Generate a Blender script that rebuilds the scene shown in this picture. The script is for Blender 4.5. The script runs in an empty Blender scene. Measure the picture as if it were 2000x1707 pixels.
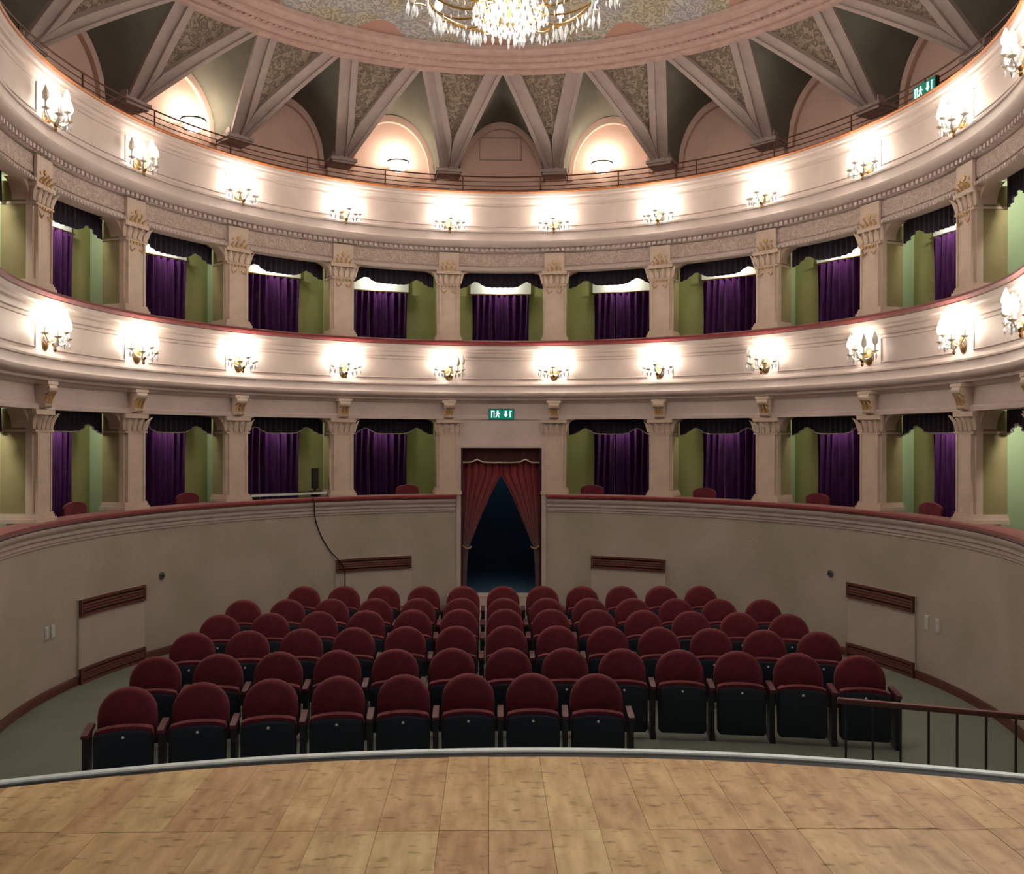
import bpy, bmesh, math, random
from mathutils import Vector, Matrix
random.seed(7)
sc = bpy.context.scene
C = sc.collection
PI = math.pi
EYE = 2.85                      # camera height above the stalls floor
YC, R0, DE = 9.587, 5.0, 19.72  # centre of the horseshoe, its radius, bay angle

# ------------------------------------------------------------ camera
cam = bpy.data.objects.new('camera', bpy.data.cameras.new('camera'))
C.objects.link(cam); sc.camera = cam
cam.data.sensor_fit = 'HORIZONTAL'; cam.data.sensor_width = 36.0
cam.data.lens = 1754.0 / 2000.0 * 36.0
cam.data.shift_x = 0.01025; cam.data.shift_y = 0.0009
cam.data.clip_start = 0.05; cam.data.clip_end = 100
cam.matrix_world = (Matrix.Translation((-0.194, 0, EYE)) @ Matrix.Rotation(-0.0135, 4, 'Z')
                    @ Matrix.Rotation(PI / 2, 4, 'X') @ Matrix.Rotation(0.0017, 4, 'Z'))
# ------------------------------------------------------------ world and exposure
W = bpy.data.worlds.new('world'); sc.world = W; W.use_nodes = True
bg = W.node_tree.nodes['Background']
bg.inputs[0].default_value = (1.0, 0.96, 0.92, 1); bg.inputs[1].default_value = 0.17
sc.view_settings.view_transform = 'Standard'; sc.view_settings.look = 'None'
sc.view_settings.exposure = -0.47; sc.view_settings.gamma = 1.0
sc.view_settings.use_curve_mapping = False
sc.cycles.use_denoising = True
sc.cycles.sample_clamp_indirect = 4.0
sc.cycles.max_bounces = 4; sc.cycles.diffuse_bounces = 3; sc.cycles.light_sampling_threshold = 0.05; sc.cycles.glossy_bounces = 2; sc.cycles.transmission_bounces = 4
sc.cycles.caustics_reflective = False; sc.cycles.caustics_refractive = False
SCONCE_W = 12.0; CHAND_W = 32.0; BOX2_W = 15.0; BOX1_W = 12.0; BOWL_W = 32.0

# ------------------------------------------------------------ helpers
def lin(c):
    return tuple(((v / 255) / 12.92 if v / 255 <= .04045 else ((v / 255 + .055) / 1.055) ** 2.4) for v in c)

def nd(nt, t, **kw):
    n = nt.nodes.new(t)
    for k, v in kw.items():
        setattr(n, k, v)
    return n

def mat(name, rgb, rough=.6, var=.12, scale=6.0, bump=0.0, bscale=40.0, metal=0.0, alt=None, sheen=0.0,
        emit=None, estr=0.0, stretch=None, trans=0.0, detail=2.0, thr=(.35, .7), spec=.4):
    m = bpy.data.materials.new(name); m.use_nodes = True
    nt = m.node_tree; p = nt.nodes['Principled BSDF']
    p.inputs['Roughness'].default_value = rough; p.inputs['Metallic'].default_value = metal
    p.inputs['Specular IOR Level'].default_value = spec
    c = lin(rgb)
    if emit:
        p.inputs['Emission Color'].default_value = (*lin(emit), 1); p.inputs['Emission Strength'].default_value = estr
    if sheen:
        p.inputs['Sheen Weight'].default_value = sheen
    if trans:
        p.inputs['Transmission Weight'].default_value = trans
    tc = nd(nt, 'ShaderNodeTexCoord'); mp = nd(nt, 'ShaderNodeMapping')
    nt.links.new(tc.outputs['Object'], mp.inputs[0])
    if stretch:
        mp.inputs['Scale'].default_value = stretch
    if var or alt:
        nz = nd(nt, 'ShaderNodeTexNoise'); nz.inputs['Scale'].default_value = scale; nz.inputs['Detail'].default_value = detail
        nt.links.new(mp.outputs[0], nz.inputs['Vector'])
        rp = nd(nt, 'ShaderNodeValToRGB')
        a = lin(alt) if alt else tuple(v * (1 - var) for v in c)
        b = c if alt else tuple(min(1, v * (1 + var)) for v in c)
        rp.color_ramp.elements[0].color = (*a, 1); rp.color_ramp.elements[1].color = (*b, 1)
        rp.color_ramp.elements[0].position = thr[0]; rp.color_ramp.elements[1].position = thr[1]
        nt.links.new(nz.outputs['Fac'], rp.inputs[0]); nt.links.new(rp.outputs[0], p.inputs['Base Color'])
    else:
        p.inputs['Base Color'].default_value = (*c, 1)
    if bump:
        n2 = nd(nt, 'ShaderNodeTexNoise'); n2.inputs['Scale'].default_value = bscale; n2.inputs['Detail'].default_value = 3
        nt.links.new(mp.outputs[0], n2.inputs['Vector'])
        bp = nd(nt, 'ShaderNodeBump'); bp.inputs['Strength'].default_value = bump; bp.inputs['Distance'].default_value = .02
        nt.links.new(n2.outputs['Fac'], bp.inputs['Height']); nt.links.new(bp.outputs[0], p.inputs['Normal'])
    return m

def carved(name, rgb, dark, scale, bump=.6):
    """relief ornament: voronoi curls over a painted ground"""
    m = bpy.data.materials.new(name); m.use_nodes = True
    nt = m.node_tree; p = nt.nodes['Principled BSDF']; p.inputs['Roughness'].default_value = .75
    tc = nd(nt, 'ShaderNodeTexCoord')
    nz = nd(nt, 'ShaderNodeTexNoise'); nz.inputs['Scale'].default_value = scale * .6
    nt.links.new(tc.outputs['Object'], nz.inputs['Vector'])
    mx = nd(nt, 'ShaderNodeMix', data_type='VECTOR'); mx.inputs[0].default_value = .12
    nt.links.new(tc.outputs['Object'], mx.inputs[4]); nt.links.new(nz.outputs['Color'], mx.inputs[5])
    vo = nd(nt, 'ShaderNodeTexVoronoi', feature='SMOOTH_F1'); vo.inputs['Scale'].default_value = scale
    nt.links.new(mx.outputs[1], vo.inputs['Vector'])
    ml = nd(nt, 'ShaderNodeMath', operation='MULTIPLY'); ml.inputs[1].default_value = 14
    nt.links.new(vo.outputs['Distance'], ml.inputs[0])
    sn = nd(nt, 'ShaderNodeMath', operation='SINE'); nt.links.new(ml.outputs[0], sn.inputs[0])
    rp = nd(nt, 'ShaderNodeValToRGB'); rp.color_ramp.elements[0].color = (*lin(dark), 1); rp.color_ramp.elements[1].color = (*lin(rgb), 1)
    rp.color_ramp.elements[0].position = .1; rp.color_ramp.elements[1].position = .75
    ad = nd(nt, 'ShaderNodeMath', operation='MULTIPLY_ADD'); ad.inputs[1].default_value = .5; ad.inputs[2].default_value = .5
    nt.links.new(sn.outputs[0], ad.inputs[0]); nt.links.new(ad.outputs[0], rp.inputs[0])
    nt.links.new(rp.outputs[0], p.inputs['Base Color'])
    bp = nd(nt, 'ShaderNodeBump'); bp.inputs['Strength'].default_value = bump; bp.inputs['Distance'].default_value = .03
    nt.links.new(ad.outputs[0], bp.inputs['Height']); nt.links.new(bp.outputs[0], p.inputs['Normal'])
    return m

def dome_mat():
    """painted ceiling: grisaille scrolls, salmon fields in sectors"""
    m = bpy.data.materials.new('painted_ceiling'); m.use_nodes = True
    nt = m.node_tree; p = nt.nodes['Principled BSDF']; p.inputs['Roughness'].default_value = .8
    L = nt.links.new
    tc = nd(nt, 'ShaderNodeTexCoord'); sp = nd(nt, 'ShaderNodeSeparateXYZ'); L(tc.outputs['Object'], sp.inputs[0])
    at = nd(nt, 'ShaderNodeMath', operation='ARCTAN2'); L(sp.outputs[0], at.inputs[0]); L(sp.outputs[1], at.inputs[1])
    ms = nd(nt, 'ShaderNodeMath', operation='MULTIPLY'); ms.inputs[1].default_value = 15; L(at.outputs[0], ms.inputs[0])
    cs = nd(nt, 'ShaderNodeMath', operation='COSINE'); L(ms.outputs[0], cs.inputs[0])
    ln = nd(nt, 'ShaderNodeVectorMath', operation='LENGTH'); L(tc.outputs['Object'], ln.inputs[0])
    rr = nd(nt, 'ShaderNodeMapRange'); rr.inputs['From Min'].default_value = 3.55; rr.inputs['From Max'].default_value = 4.25
    rr.inputs['To Min'].default_value = -1.2; rr.inputs['To Max'].default_value = .75; L(ln.outputs['Value'], rr.inputs['Value'])
    ad = nd(nt, 'ShaderNodeMath', operation='ADD'); L(cs.outputs[0], ad.inputs[0]); L(rr.outputs[0], ad.inputs[1])
    gt = nd(nt, 'ShaderNodeMath', operation='GREATER_THAN'); gt.inputs[1].default_value = 1.15; L(ad.outputs[0], gt.inputs[0])
    vo = nd(nt, 'ShaderNodeTexVoronoi', feature='SMOOTH_F1'); vo.inputs['Scale'].default_value = 11; L(tc.outputs['Object'], vo.inputs['Vector'])
    ml = nd(nt, 'ShaderNodeMath', operation='MULTIPLY'); ml.inputs[1].default_value = 22; L(vo.outputs['Distance'], ml.inputs[0])
    sn = nd(nt, 'ShaderNodeMath', operation='SINE'); L(ml.outputs[0], sn.inputs[0])
    rp = nd(nt, 'ShaderNodeValToRGB')
    rp.color_ramp.elements[0].color = (*lin((112, 104, 100)), 1); rp.color_ramp.elements[1].color = (*lin((202, 192, 184)), 1)
    e = rp.color_ramp.elements.new(.5); e.color = (*lin((158, 146, 128)), 1)
    a2 = nd(nt, 'ShaderNodeMath', operation='MULTIPLY_ADD'); a2.inputs[1].default_value = .5; a2.inputs[2].default_value = .5
    L(sn.outputs[0], a2.inputs[0]); L(a2.outputs[0], rp.inputs[0])
    nz = nd(nt, 'ShaderNodeTexNoise'); nz.inputs['Scale'].default_value = 1.6; L(tc.outputs['Object'], nz.inputs['Vector'])
    r2 = nd(nt, 'ShaderNodeValToRGB'); r2.color_ramp.elements[0].color = (*lin((170, 160, 130)), 1); r2.color_ramp.elements[1].color = (*lin((176, 178, 190)), 1)
    r2.color_ramp.elements[0].position = .42; r2.color_ramp.elements[1].position = .58
    L(nz.outputs['Fac'], r2.inputs[0])
    m0 = nd(nt, 'ShaderNodeMix', data_type='RGBA'); m0.inputs[0].default_value = .45; L(rp.outputs[0], m0.inputs[6]); L(r2.outputs[0], m0.inputs[7])
    mx = nd(nt, 'ShaderNodeMix', data_type='RGBA'); L(gt.outputs[0], mx.inputs[0]); L(m0.outputs[2], mx.inputs[6])
    mx.inputs[7].default_value = (*lin((176, 134, 120)), 1)
    L(mx.outputs[2], p.inputs['Base Color'])
    return m

def wood_mat():
    m = bpy.data.materials.new('stage_board_wood'); m.use_nodes = True
    nt = m.node_tree; p = nt.nodes['Principled BSDF']; p.inputs['Roughness'].default_value = .55
    p.inputs['Specular IOR Level'].default_value = .3
    L = nt.links.new
    ge = nd(nt, 'ShaderNodeNewGeometry'); oi = nd(nt, 'ShaderNodeObjectInfo')
    cb = nd(nt, 'ShaderNodeVectorMath', operation='MULTIPLY_ADD'); L(ge.outputs['Position'], cb.inputs[0]); cb.inputs[1].default_value = (1, 1, 1)
    mv = nd(nt, 'ShaderNodeVectorMath', operation='SCALE'); mv.inputs[0].default_value = (37, 11, 5); L(oi.outputs['Random'], mv.inputs['Scale'])
    L(mv.outputs[0], cb.inputs[2])
    mp = nd(nt, 'ShaderNodeMapping'); mp.inputs['Scale'].default_value = (10, 2.6, 1); L(cb.outputs[0], mp.inputs[0])
    g = nd(nt, 'ShaderNodeTexNoise'); g.inputs['Scale'].default_value = 1.6; g.inputs['Detail'].default_value = 6; L(mp.outputs[0], g.inputs['Vector'])
    rp = nd(nt, 'ShaderNodeValToRGB')
    rp.color_ramp.elements[0].position = .3; rp.color_ramp.elements[0].color = (*lin((194, 162, 118)), 1)
    rp.color_ramp.elements[1].position = .68; rp.color_ramp.elements[1].color = (*lin((234, 206, 158)), 1)
    L(g.outputs['Fac'], rp.inputs[0])
    # per-board tint
    tr = nd(nt, 'ShaderNodeValToRGB'); L(oi.outputs['Random'], tr.inputs[0])
    tr.color_ramp.elements[0].color = (.92, .84, .74, 1); tr.color_ramp.elements[1].color = (1.0, 1.0, .86, 1)
    e = tr.color_ramp.elements.new(.4); e.color = (.80, .64, .56, 1)
    e = tr.color_ramp.elements.new(.7); e.color = (1, .93, .78, 1)
    mm = nd(nt, 'ShaderNodeMix', data_type='RGBA', blend_type='MULTIPLY'); mm.inputs[0].default_value = .9
    L(rp.outputs[0], mm.inputs[6]); L(tr.outputs[0], mm.inputs[7])
    # scuffs and stains: dark, short, across and along the grain
    m2 = nd(nt, 'ShaderNodeMapping'); m2.inputs['Scale'].default_value = (8, 16, 1); L(ge.outputs['Position'], m2.inputs[0])
    s = nd(nt, 'ShaderNodeTexNoise'); s.inputs['Scale'].default_value = 1.5; s.inputs['Detail'].default_value = 5; L(m2.outputs[0], s.inputs['Vector'])
    r3 = nd(nt, 'ShaderNodeValToRGB'); r3.color_ramp.elements[0].position = .26; r3.color_ramp.elements[0].color = (.34, .28, .22, 1)
    r3.color_ramp.elements[1].position = .42; r3.color_ramp.elements[1].color = (1, 1, 1, 1); L(s.outputs['Fac'], r3.inputs[0])
    m3 = nd(nt, 'ShaderNodeMix', data_type='RGBA', blend_type='MULTIPLY'); m3.inputs[0].default_value = .8
    L(mm.outputs[2], m3.inputs[6]); L(r3.outputs[0], m3.inputs[7])
    b = nd(nt, 'ShaderNodeTexNoise'); b.inputs['Scale'].default_value = 1.1; b.inputs['Detail'].default_value = 2; L(ge.outputs['Position'], b.inputs['Vector'])
    r4 = nd(nt, 'ShaderNodeValToRGB'); r4.color_ramp.elements[0].position = .35; r4.color_ramp.elements[0].color = (.78, .74, .68, 1)
    r4.color_ramp.elements[1].position = .6; r4.color_ramp.elements[1].color = (1, 1, 1, 1); L(b.outputs['Fac'], r4.inputs[0])
    m4 = nd(nt, 'ShaderNodeMix', data_type='RGBA', blend_type='MULTIPLY'); m4.inputs[0].default_value = .8
    L(m3.outputs[2], m4.inputs[6]); L(r4.outputs[0], m4.inputs[7])
    L(m4.outputs[2], p.inputs['Base Color'])
    return m

M = dict(
    plaster=mat('cream_plaster', (214, 196, 190), .6, .05, 3),
    pier=mat('pilaster_plaster', (220, 197, 180), .55, .06, 6),
    reveal=mat('olive_brown_reveal', (150, 138, 98), .7, .08, 4),
    mint=mat('mint_partition', (176, 196, 158), .8, .05, 2),  # paler and greener than the olive back walls
    frieze=carved('pink_relief_frieze', (222, 200, 192), (200, 176, 165), 26, .4),
    stall=mat('stalls_wall_plaster', (200, 187, 177), .75, .1, 1.3, .25, 25, alt=(180, 170, 154), detail=5),
    baseb=mat('brown_baseboard', (92, 52, 42), .5, .1, 8),
    floor=mat('grey_green_linoleum', (126, 136, 124), .4, .06, 2),
    cushion=mat('red_velvet_rail', (122, 28, 32), .8, .15, 20, sheen=.4),
    railwood=mat('gilded_wood_rail', (186, 116, 70), .45, .15, 12, spec=.5),
    iron=mat('brown_iron', (92, 52, 34), .5, .1, 10),
    gal=mat('pink_gallery_plaster', (232, 196, 182), .8, .05, 2),
    severy=mat('grey_green_vault_plaster', (112, 110, 100), .8, .1, 2.5),
    rib=mat('pale_vault_rib', (166, 150, 146), .7, .05, 8),
    vpanel=carved('carved_vault_panel', (146, 130, 116), (108, 95, 82), 17, .6),
    ringm=mat('pink_ring_moulding', (190, 160, 152), .7, .08, 8),
    dome=dome_mat(),
    olive=mat('olive_box_paint', (176, 172, 118), .8, .05, 2),
    boxceil=mat('box_ceiling_paint', (205, 205, 180), .8, .04, 2),
    boxfloor=mat('box_floor_wood', (96, 62, 46), .7, .1, 5),
    purple=mat('purple_velvet', (66, 28, 76), .75, .35, 9, stretch=(3, 3, .4), spec=.15),
    navy=mat('dark_valance_velvet', (38, 30, 48), .8, .2, 9, sheen=.2),
    fringe=mat('pale_fringe', (206, 196, 182), .7, .1, 40),
    redcloth=mat('red_drape', (142, 40, 50), .8, .2, 8, sheen=.4, stretch=(3, 3, .4)),
    darkred=mat('dark_red_valance', (62, 26, 30), .8, .15, 9),
    corridor=mat('dark_corridor_paint', (60, 88, 110), .8, .1, 2),
    gilt=mat('gilding', (206, 168, 118), .5, .2, 20, metal=.3),
    brass=mat('brass', (150, 120, 70), .35, .1, 20, metal=.9),
    bulb=mat('lit_bulb_glass', (255, 245, 230), .4, 0, emit=(255, 240, 214), estr=40),
    bulboff=mat('dark_bulb_glass', (226, 220, 206), .3, 0),
    crystal=mat('cut_crystal', (240, 240, 244), .15, 0, trans=.4, spec=.7),
    armglass=mat('pale_glass_arm', (222, 214, 196), .3, .05, 10, spec=.6),
    candle=mat('white_candle_sleeve', (240, 234, 220), .5, 0),
    redseat=mat('red_velvet_upholstery', (102, 26, 40), .8, .18, 14, sheen=.08),
    shell=mat('navy_black_seat_shell', (18, 30, 42), .45, .1, 6),
    arm=mat('dark_red_armrest', (86, 36, 48), .45, .1, 10),
    steel=mat('dark_painted_steel', (34, 34, 38), .45, .1, 10),
    plate=mat('white_plate', (226, 226, 220), .5, 0),
    radpanel=mat('pale_radiator_panel', (204, 190, 180), .6, .04, 4),
    grille=mat('brown_metal_grille', (104, 58, 50), .5, .12, 14),
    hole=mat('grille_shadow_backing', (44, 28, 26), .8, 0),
    cable=mat('black_cable', (30, 28, 26), .6, 0),
    wood=wood_mat(),
    lip=mat('pale_metal_lip', (228, 236, 230), .4, .04, 12, metal=.0),
    gutter=mat('black_gutter', (24, 24, 22), .7, 0),
    apron=mat('grey_stage_front', (96, 100, 94), .7, .08, 3),
    signg=mat('green_sign_face', (0, 120, 100), .4, 0, emit=(0, 118, 100), estr=.8),
    signw=mat('white_sign_mark', (240, 250, 248), .4, 0, emit=(225, 255, 248), estr=1.6),
    black=mat('black_plastic', (26, 27, 29), .4, .05, 8),
    boxlamp=mat('opal_lamp_glass', (255, 250, 235), .4, 0, emit=(255, 246, 222), estr=9),
    bowl=mat('lit_opal_bowl', (255, 244, 226), .5, 0, emit=(255, 240, 214), estr=4),
    lens=mat('added_spot_lens', (255, 250, 255), .3, 0, emit=(250, 244, 255), estr=60),
)

for k_ in ('bulb', 'boxlamp', 'bowl'):      # their light comes from the point lamps set inside them
    M[k_].cycles.emission_sampling = 'NONE'

class MB:
    def __init__(s): s.v = []; s.f = []
    def add(s, vs, fs):
        o = len(s.v); s.v += [tuple(v) for v in vs]; s.f += [tuple(i + o for i in f) for f in fs]
    def box(s, x0, x1, y0, y1, z0, z1, T=None):
        vs = [Vector((x, y, z)) for z in (z0, z1) for x, y in ((x0, y0), (x1, y0), (x1, y1), (x0, y1))]
        if T: vs = [T @ v for v in vs]
        s.add(vs, [(3, 2, 1, 0), (4, 5, 6, 7), (0, 1, 5, 4), (1, 2, 6, 5), (2, 3, 7, 6), (3, 0, 4, 7)]); return s
    def grid(s, fn, nu, nv, flip=False):
        vs = [fn(i / nu, j / nv) for j in range(nv + 1) for i in range(nu + 1)]
        fs = []
        for j in range(nv):
            for i in range(nu):
                a = j * (nu + 1) + i; q = (a, a + 1, a + nu + 2, a + nu + 1)
                fs.append(q[::-1] if flip else q)
        s.add(vs, fs); return s
    def slab(s, fn, off, nu, nv):
        """closed thick sheet: fn(u,v) front, off(u,v) back"""
        n = (nu + 1) * (nv + 1)
        A = [fn(i / nu, j / nv) for j in range(nv + 1) for i in range(nu + 1)]
        B = [off(i / nu, j / nv) for j in range(nv + 1) for i in range(nu + 1)]
        fs = []
        for j in range(nv):
            for i in range(nu):
                a = j * (nu + 1) + i; q = (a, a + 1, a + nu + 2, a + nu + 1)
                fs.append(q); fs.append(tuple(k + n for k in q[::-1]))
        rim = [i for i in range(nu + 1)] + [j * (nu + 1) + nu for j in range(1, nu * 0 + nv + 1)] + \
              [nv * (nu + 1) + i for i in range(nu - 1, -1, -1)] + [j * (nu + 1) for j in range(nv - 1, 0, -1)]
        for k in range(len(rim)):
            a, b = rim[k], rim[(k + 1) % len(rim)]
            fs.append((b, a, a + n, b + n))
        s.add(A + B, fs); return s
    def tube(s, pts, r, n=6, cap=True):
        pts = [Vector(p) for p in pts]; rings = []
        rs = r if isinstance(r, (list, tuple)) else [r] * len(pts)
        for i, p in enumerate(pts):
            d = (pts[min(i + 1, len(pts) - 1)] - pts[max(i - 1, 0)]).normalized()
            a = Vector((0, 0, 1)) if abs(d.z) < .9 else Vector((1, 0, 0))
            x = d.cross(a).normalized(); y = d.cross(x).normalized()
            rings.append([p + (x * math.cos(2 * PI * k / n) + y * math.sin(2 * PI * k / n)) * rs[i] for k in range(n)])
        o = []; fs = []
        for i, rg in enumerate(rings):
            o += rg
            if i:
                for k in range(n):
                    a = (i - 1) * n + k; b = (i - 1) * n + (k + 1) % n
                    fs.append((a, b, b + n, a + n))
        if cap:
            fs.append(tuple(range(n))[::-1]); fs.append(tuple(range((len(rings) - 1) * n, len(rings) * n)))
        s.add(o, fs); return s
    def lathe(s, prof, n=12, T=None, a0=0, a1=2 * PI):
        full = abs(a1 - a0 - 2 * PI) < 1e-6
        m = n if full else n + 1
        vs = []
        for r, z in prof:
            for k in range(m):
                a = a0 + (a1 - a0) * k / n
                v = Vector((r * math.cos(a), r * math.sin(a), z)); vs.append(T @ v if T else v)
        fs = []
        for i in range(len(prof) - 1):
            for k in range(n):
                a = i * m + k; b = i * m + (k + 1) % m
                fs.append((a, b, b + m, a + m))
        if full:
            fs.append(tuple(range(m))[::-1]); fs.append(tuple(range((len(prof) - 1) * m, len(prof) * m)))
        s.add(vs, fs); return s
    def ring(s, prof, t0, t1, n, cy=YC, cap=True):
        """sweep a closed (r,z) profile about the vertical axis through (0,cy); angles in degrees"""
        k = len(prof); vs = []
        for i in range(n + 1):
            t = math.radians(t0 + (t1 - t0) * i / n)
            vs += [(r * math.sin(t), cy + r * math.cos(t), z) for r, z in prof]
        fs = []
        for i in range(n):
            for j in range(k):
                a = i * k + j; b = i * k + (j + 1) % k
                fs.append((a, b, b + k, a + k))
        if cap:
            fs.append(tuple(range(k))[::-1]); fs.append(tuple(range(n * k, n * k + k)))
        s.add(vs, fs); return s
    def outline(s, pts, layers, T=None):
        """stack of scaled copies of a closed (x,z) outline at given y: layers = [(y, scale, dz)]"""
        k = len(pts); cx = sum(p[0] for p in pts) / k; cz = sum(p[1] for p in pts) / k
        vs = []; fs = []
        for y, sc_, dy in layers:
            for x, z in pts:
                v = Vector((cx + (x - cx) * sc_, y + dy * (z - cz), cz + (z - cz) * sc_)); vs.append(T @ v if T else v)
        for i in range(len(layers) - 1):
            for j in range(k):
                a = i * k + j; b = i * k + (j + 1) % k
                fs.append((a, b, b + k, a + k))
        fs.append(tuple(range(k))[::-1]); fs.append(tuple(range((len(layers) - 1) * k, len(layers) * k)))
        s.add(vs, fs); return s
    def mesh(s, name, m, smooth=False):
        me = bpy.data.meshes.new(name); me.from_pydata(s.v, [], s.f)
        bm = bmesh.new(); bm.from_mesh(me); bmesh.ops.recalc_face_normals(bm, faces=bm.faces); bm.to_mesh(me); bm.free()
        me.materials.append(m)
        if smooth:
            for p in me.polygons: p.use_smooth = True
            try: me.set_sharp_from_angle(angle=math.radians(40))
            except Exception: pass
        me.update(); return me
    def build(s, name, m, parent=None, smooth=False):
        return link(name, s.mesh(name, m, smooth), parent)

def link(name, me, parent=None, T=None):
    o = bpy.data.objects.new(name, me); C.objects.link(o)
    if parent: o.parent = parent
    if T is not None: o.matrix_local = T
    return o
def struct(o): o['kind'] = 'structure'; return o
def tag(o, label, cat, group=None):
    o['label'] = label; o['category'] = cat
    if group: o['group'] = group
    return o
def empty(name, T=None, label=None, cat=None, group=None):
    o = bpy.data.objects.new(name, None); C.objects.link(o); o.empty_display_size = .1
    if T is not None: o.matrix_world = T
    if label: tag(o, label, cat, group)
    return o
def copy_tree(o, parent=None, T=None):
    c = o.copy(); C.objects.link(c)
    if parent: c.parent = parent
    if T is not None: c.matrix_world = T
    for ch in list(o.children): copy_tree(ch, c)
    return c
def Zr(z): return EYE + z
def F(t, r, z):
    """frame on the horseshoe: x along the wall to the right, y outwards, z up"""
    a = math.radians(t)
    return Matrix.Translation((r * math.sin(a), YC + r * math.cos(a), z)) @ Matrix.Rotation(-a, 4, 'Z')
def pol(t, r, z):
    a = math.radians(t); return Vector((r * math.sin(a), YC + r * math.cos(a), z))
def point(name, loc, w, col, rad, parent=None):
    l = bpy.data.lights.new(name, 'POINT'); l.energy = w; l.color = col; l.shadow_soft_size = rad
    o = bpy.data.objects.new(name, l); C.objects.link(o); o.location = loc
    if parent: o.parent = parent
    return o
ORD = ['first', 'second', 'third', 'fourth', 'fifth', 'sixth', 'seventh', 'eighth', 'ninth', 'tenth', 'eleventh', 'twelfth', 'thirteenth']
TEND = 117.0
DOOR_T = 7.55

# ================================================================= STRUCTURE
# stalls floor
m = MB(); N = 60
ang = [math.radians(-TEND + 2 * TEND * i / N) for i in range(N + 1)]
top = [(5.2 * math.sin(a), YC + 5.2 * math.cos(a)) for a in ang] + [(4.6, 3.2), (-4.6, 3.2)]
k = len(top)
m.add([(x, y, 0) for x, y in top] + [(x, y, -.1) for x, y in top],
      [tuple(range(k))[::-1], tuple(range(k, 2 * k))] + [(i, (i + 1) % k, (i + 1) % k + k, i + k) for i in range(k)])
struct(m.build('floor', M['floor']))
# stalls wall (two halves beside the doorway)
wallprof = [(5.0, 0), (5.0, Zr(-1.02)), (5.18, Zr(-1.02)), (5.18, 0)]
wl = struct(MB().ring(wallprof, -TEND, -DOOR_T, 70).build('wall_left', M['stall'], smooth=True))
wr = struct(MB().ring(wallprof, DOOR_T, TEND, 70).build('wall_right', M['stall'], smooth=True))
for nm, a, b in (('left', -TEND, -8.6), ('right', 8.6, TEND)):
    struct(MB().ring([(4.975, 0), (4.975, .085), (4.985, .1), (5.0, .1), (5.0, 0)], a, b, 70).build('baseboard_' + nm, M['baseb'], smooth=True))
    # moulded course under the cushion
    pr = [(5.0, -1.2), (4.985, -1.19), (4.985, -1.165), (4.968, -1.155), (4.968, -1.12), (4.945, -1.10), (4.945, -1.06),
          (4.918, -1.04), (4.905, -1.0), (4.905, -.985), (5.18, -.985), (5.18, -1.2)]
    struct(MB().ring([(r, Zr(z)) for r, z in pr], a, b, 70).build('trim_1' if nm == 'left' else 'trim_2', M['plaster'], smooth=True))
    pr = [(4.93, -.985), (4.895, -.97), (4.885, -.945), (4.895, -.92), (4.93, -.908), (5.15, -.908), (5.18, -.985)]
    struct(MB().ring([(r, Zr(z)) for r, z in pr], a, b, 70).build('trim_3' if nm == 'left' else 'trim_4', M['cushion'], smooth=True))

# balcony: entablature of the lower tier and parapet of the upper tier
pr = [(5.02, .30), (4.985, .30), (4.985, .345), (5.0, .36), (5.03, .37), (5.03, .56), (5.0, .575), (4.985, .60), (4.94, .615), (4.94, .645),
      (4.90, .655), (4.875, .67), (4.865, .695), (4.865, .725), (4.885, .735), (4.905, .76), (4.905, .83), (4.89, .84), (4.89, .86), (4.915, .875), (4.935, .90),
      (4.965, .91), (4.965, 1.29), (4.94, 1.30), (4.93, 1.33), (4.93, 1.36), (4.90, 1.375), (4.895, 1.40), (4.865, 1.42), (4.86, 1.475),
      (5.17, 1.475), (5.17, .30)]
balc = struct(MB().ring([(r, Zr(z)) for r, z in pr], -TEND, TEND, 150).build('wall_balcony', M['plaster'], smooth=True))
pr = [(4.89, 1.475), (4.85, 1.49), (4.835, 1.52), (4.85, 1.55), (4.89, 1.565), (5.14, 1.565), (5.17, 1.475)]
struct(MB().ring([(r, Zr(z)) for r, z in pr], -TEND, TEND, 150).build('trim_5', M['cushion'], smooth=True))
# gallery: entablature of the upper tier and gallery parapet
pr = [(5.02, 2.70), (4.985, 2.70), (4.985, 2.735), (5.0, 2.75), (5.03, 2.77), (5.03, 3.0), (4.985, 3.01), (4.985, 3.06), (4.93, 3.075),
      (4.90, 3.09), (4.875, 3.11), (4.86, 3.14), (4.86, 3.17), (4.89, 3.18), (4.90, 3.20), (4.90, 3.30), (4.885, 3.31), (4.885, 3.335), (4.92, 3.35),
      (4.96, 3.37), (4.96, 3.78), (4.94, 3.79), (4.93, 3.83), (4.90, 3.84), (4.90, 3.87), (4.87, 3.885), (4.865, 3.93), (5.17, 3.93), (5.17, 2.70)]
gall = struct(MB().ring([(r, Zr(z)) for r, z in pr], -TEND, TEND, 150).build('wall_gallery_parapet', M['plaster'], smooth=True))
pr = [(4.88, 3.93), (4.85, 3.935), (4.84, 3.95), (4.85, 3.965), (4.89, 3.972), (5.14, 3.972), (5.17, 3.93)]
struct(MB().ring([(r, Zr(z)) for r, z in pr], -TEND, TEND, 150).build('trim_6', M['railwood'], smooth=True))
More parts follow.
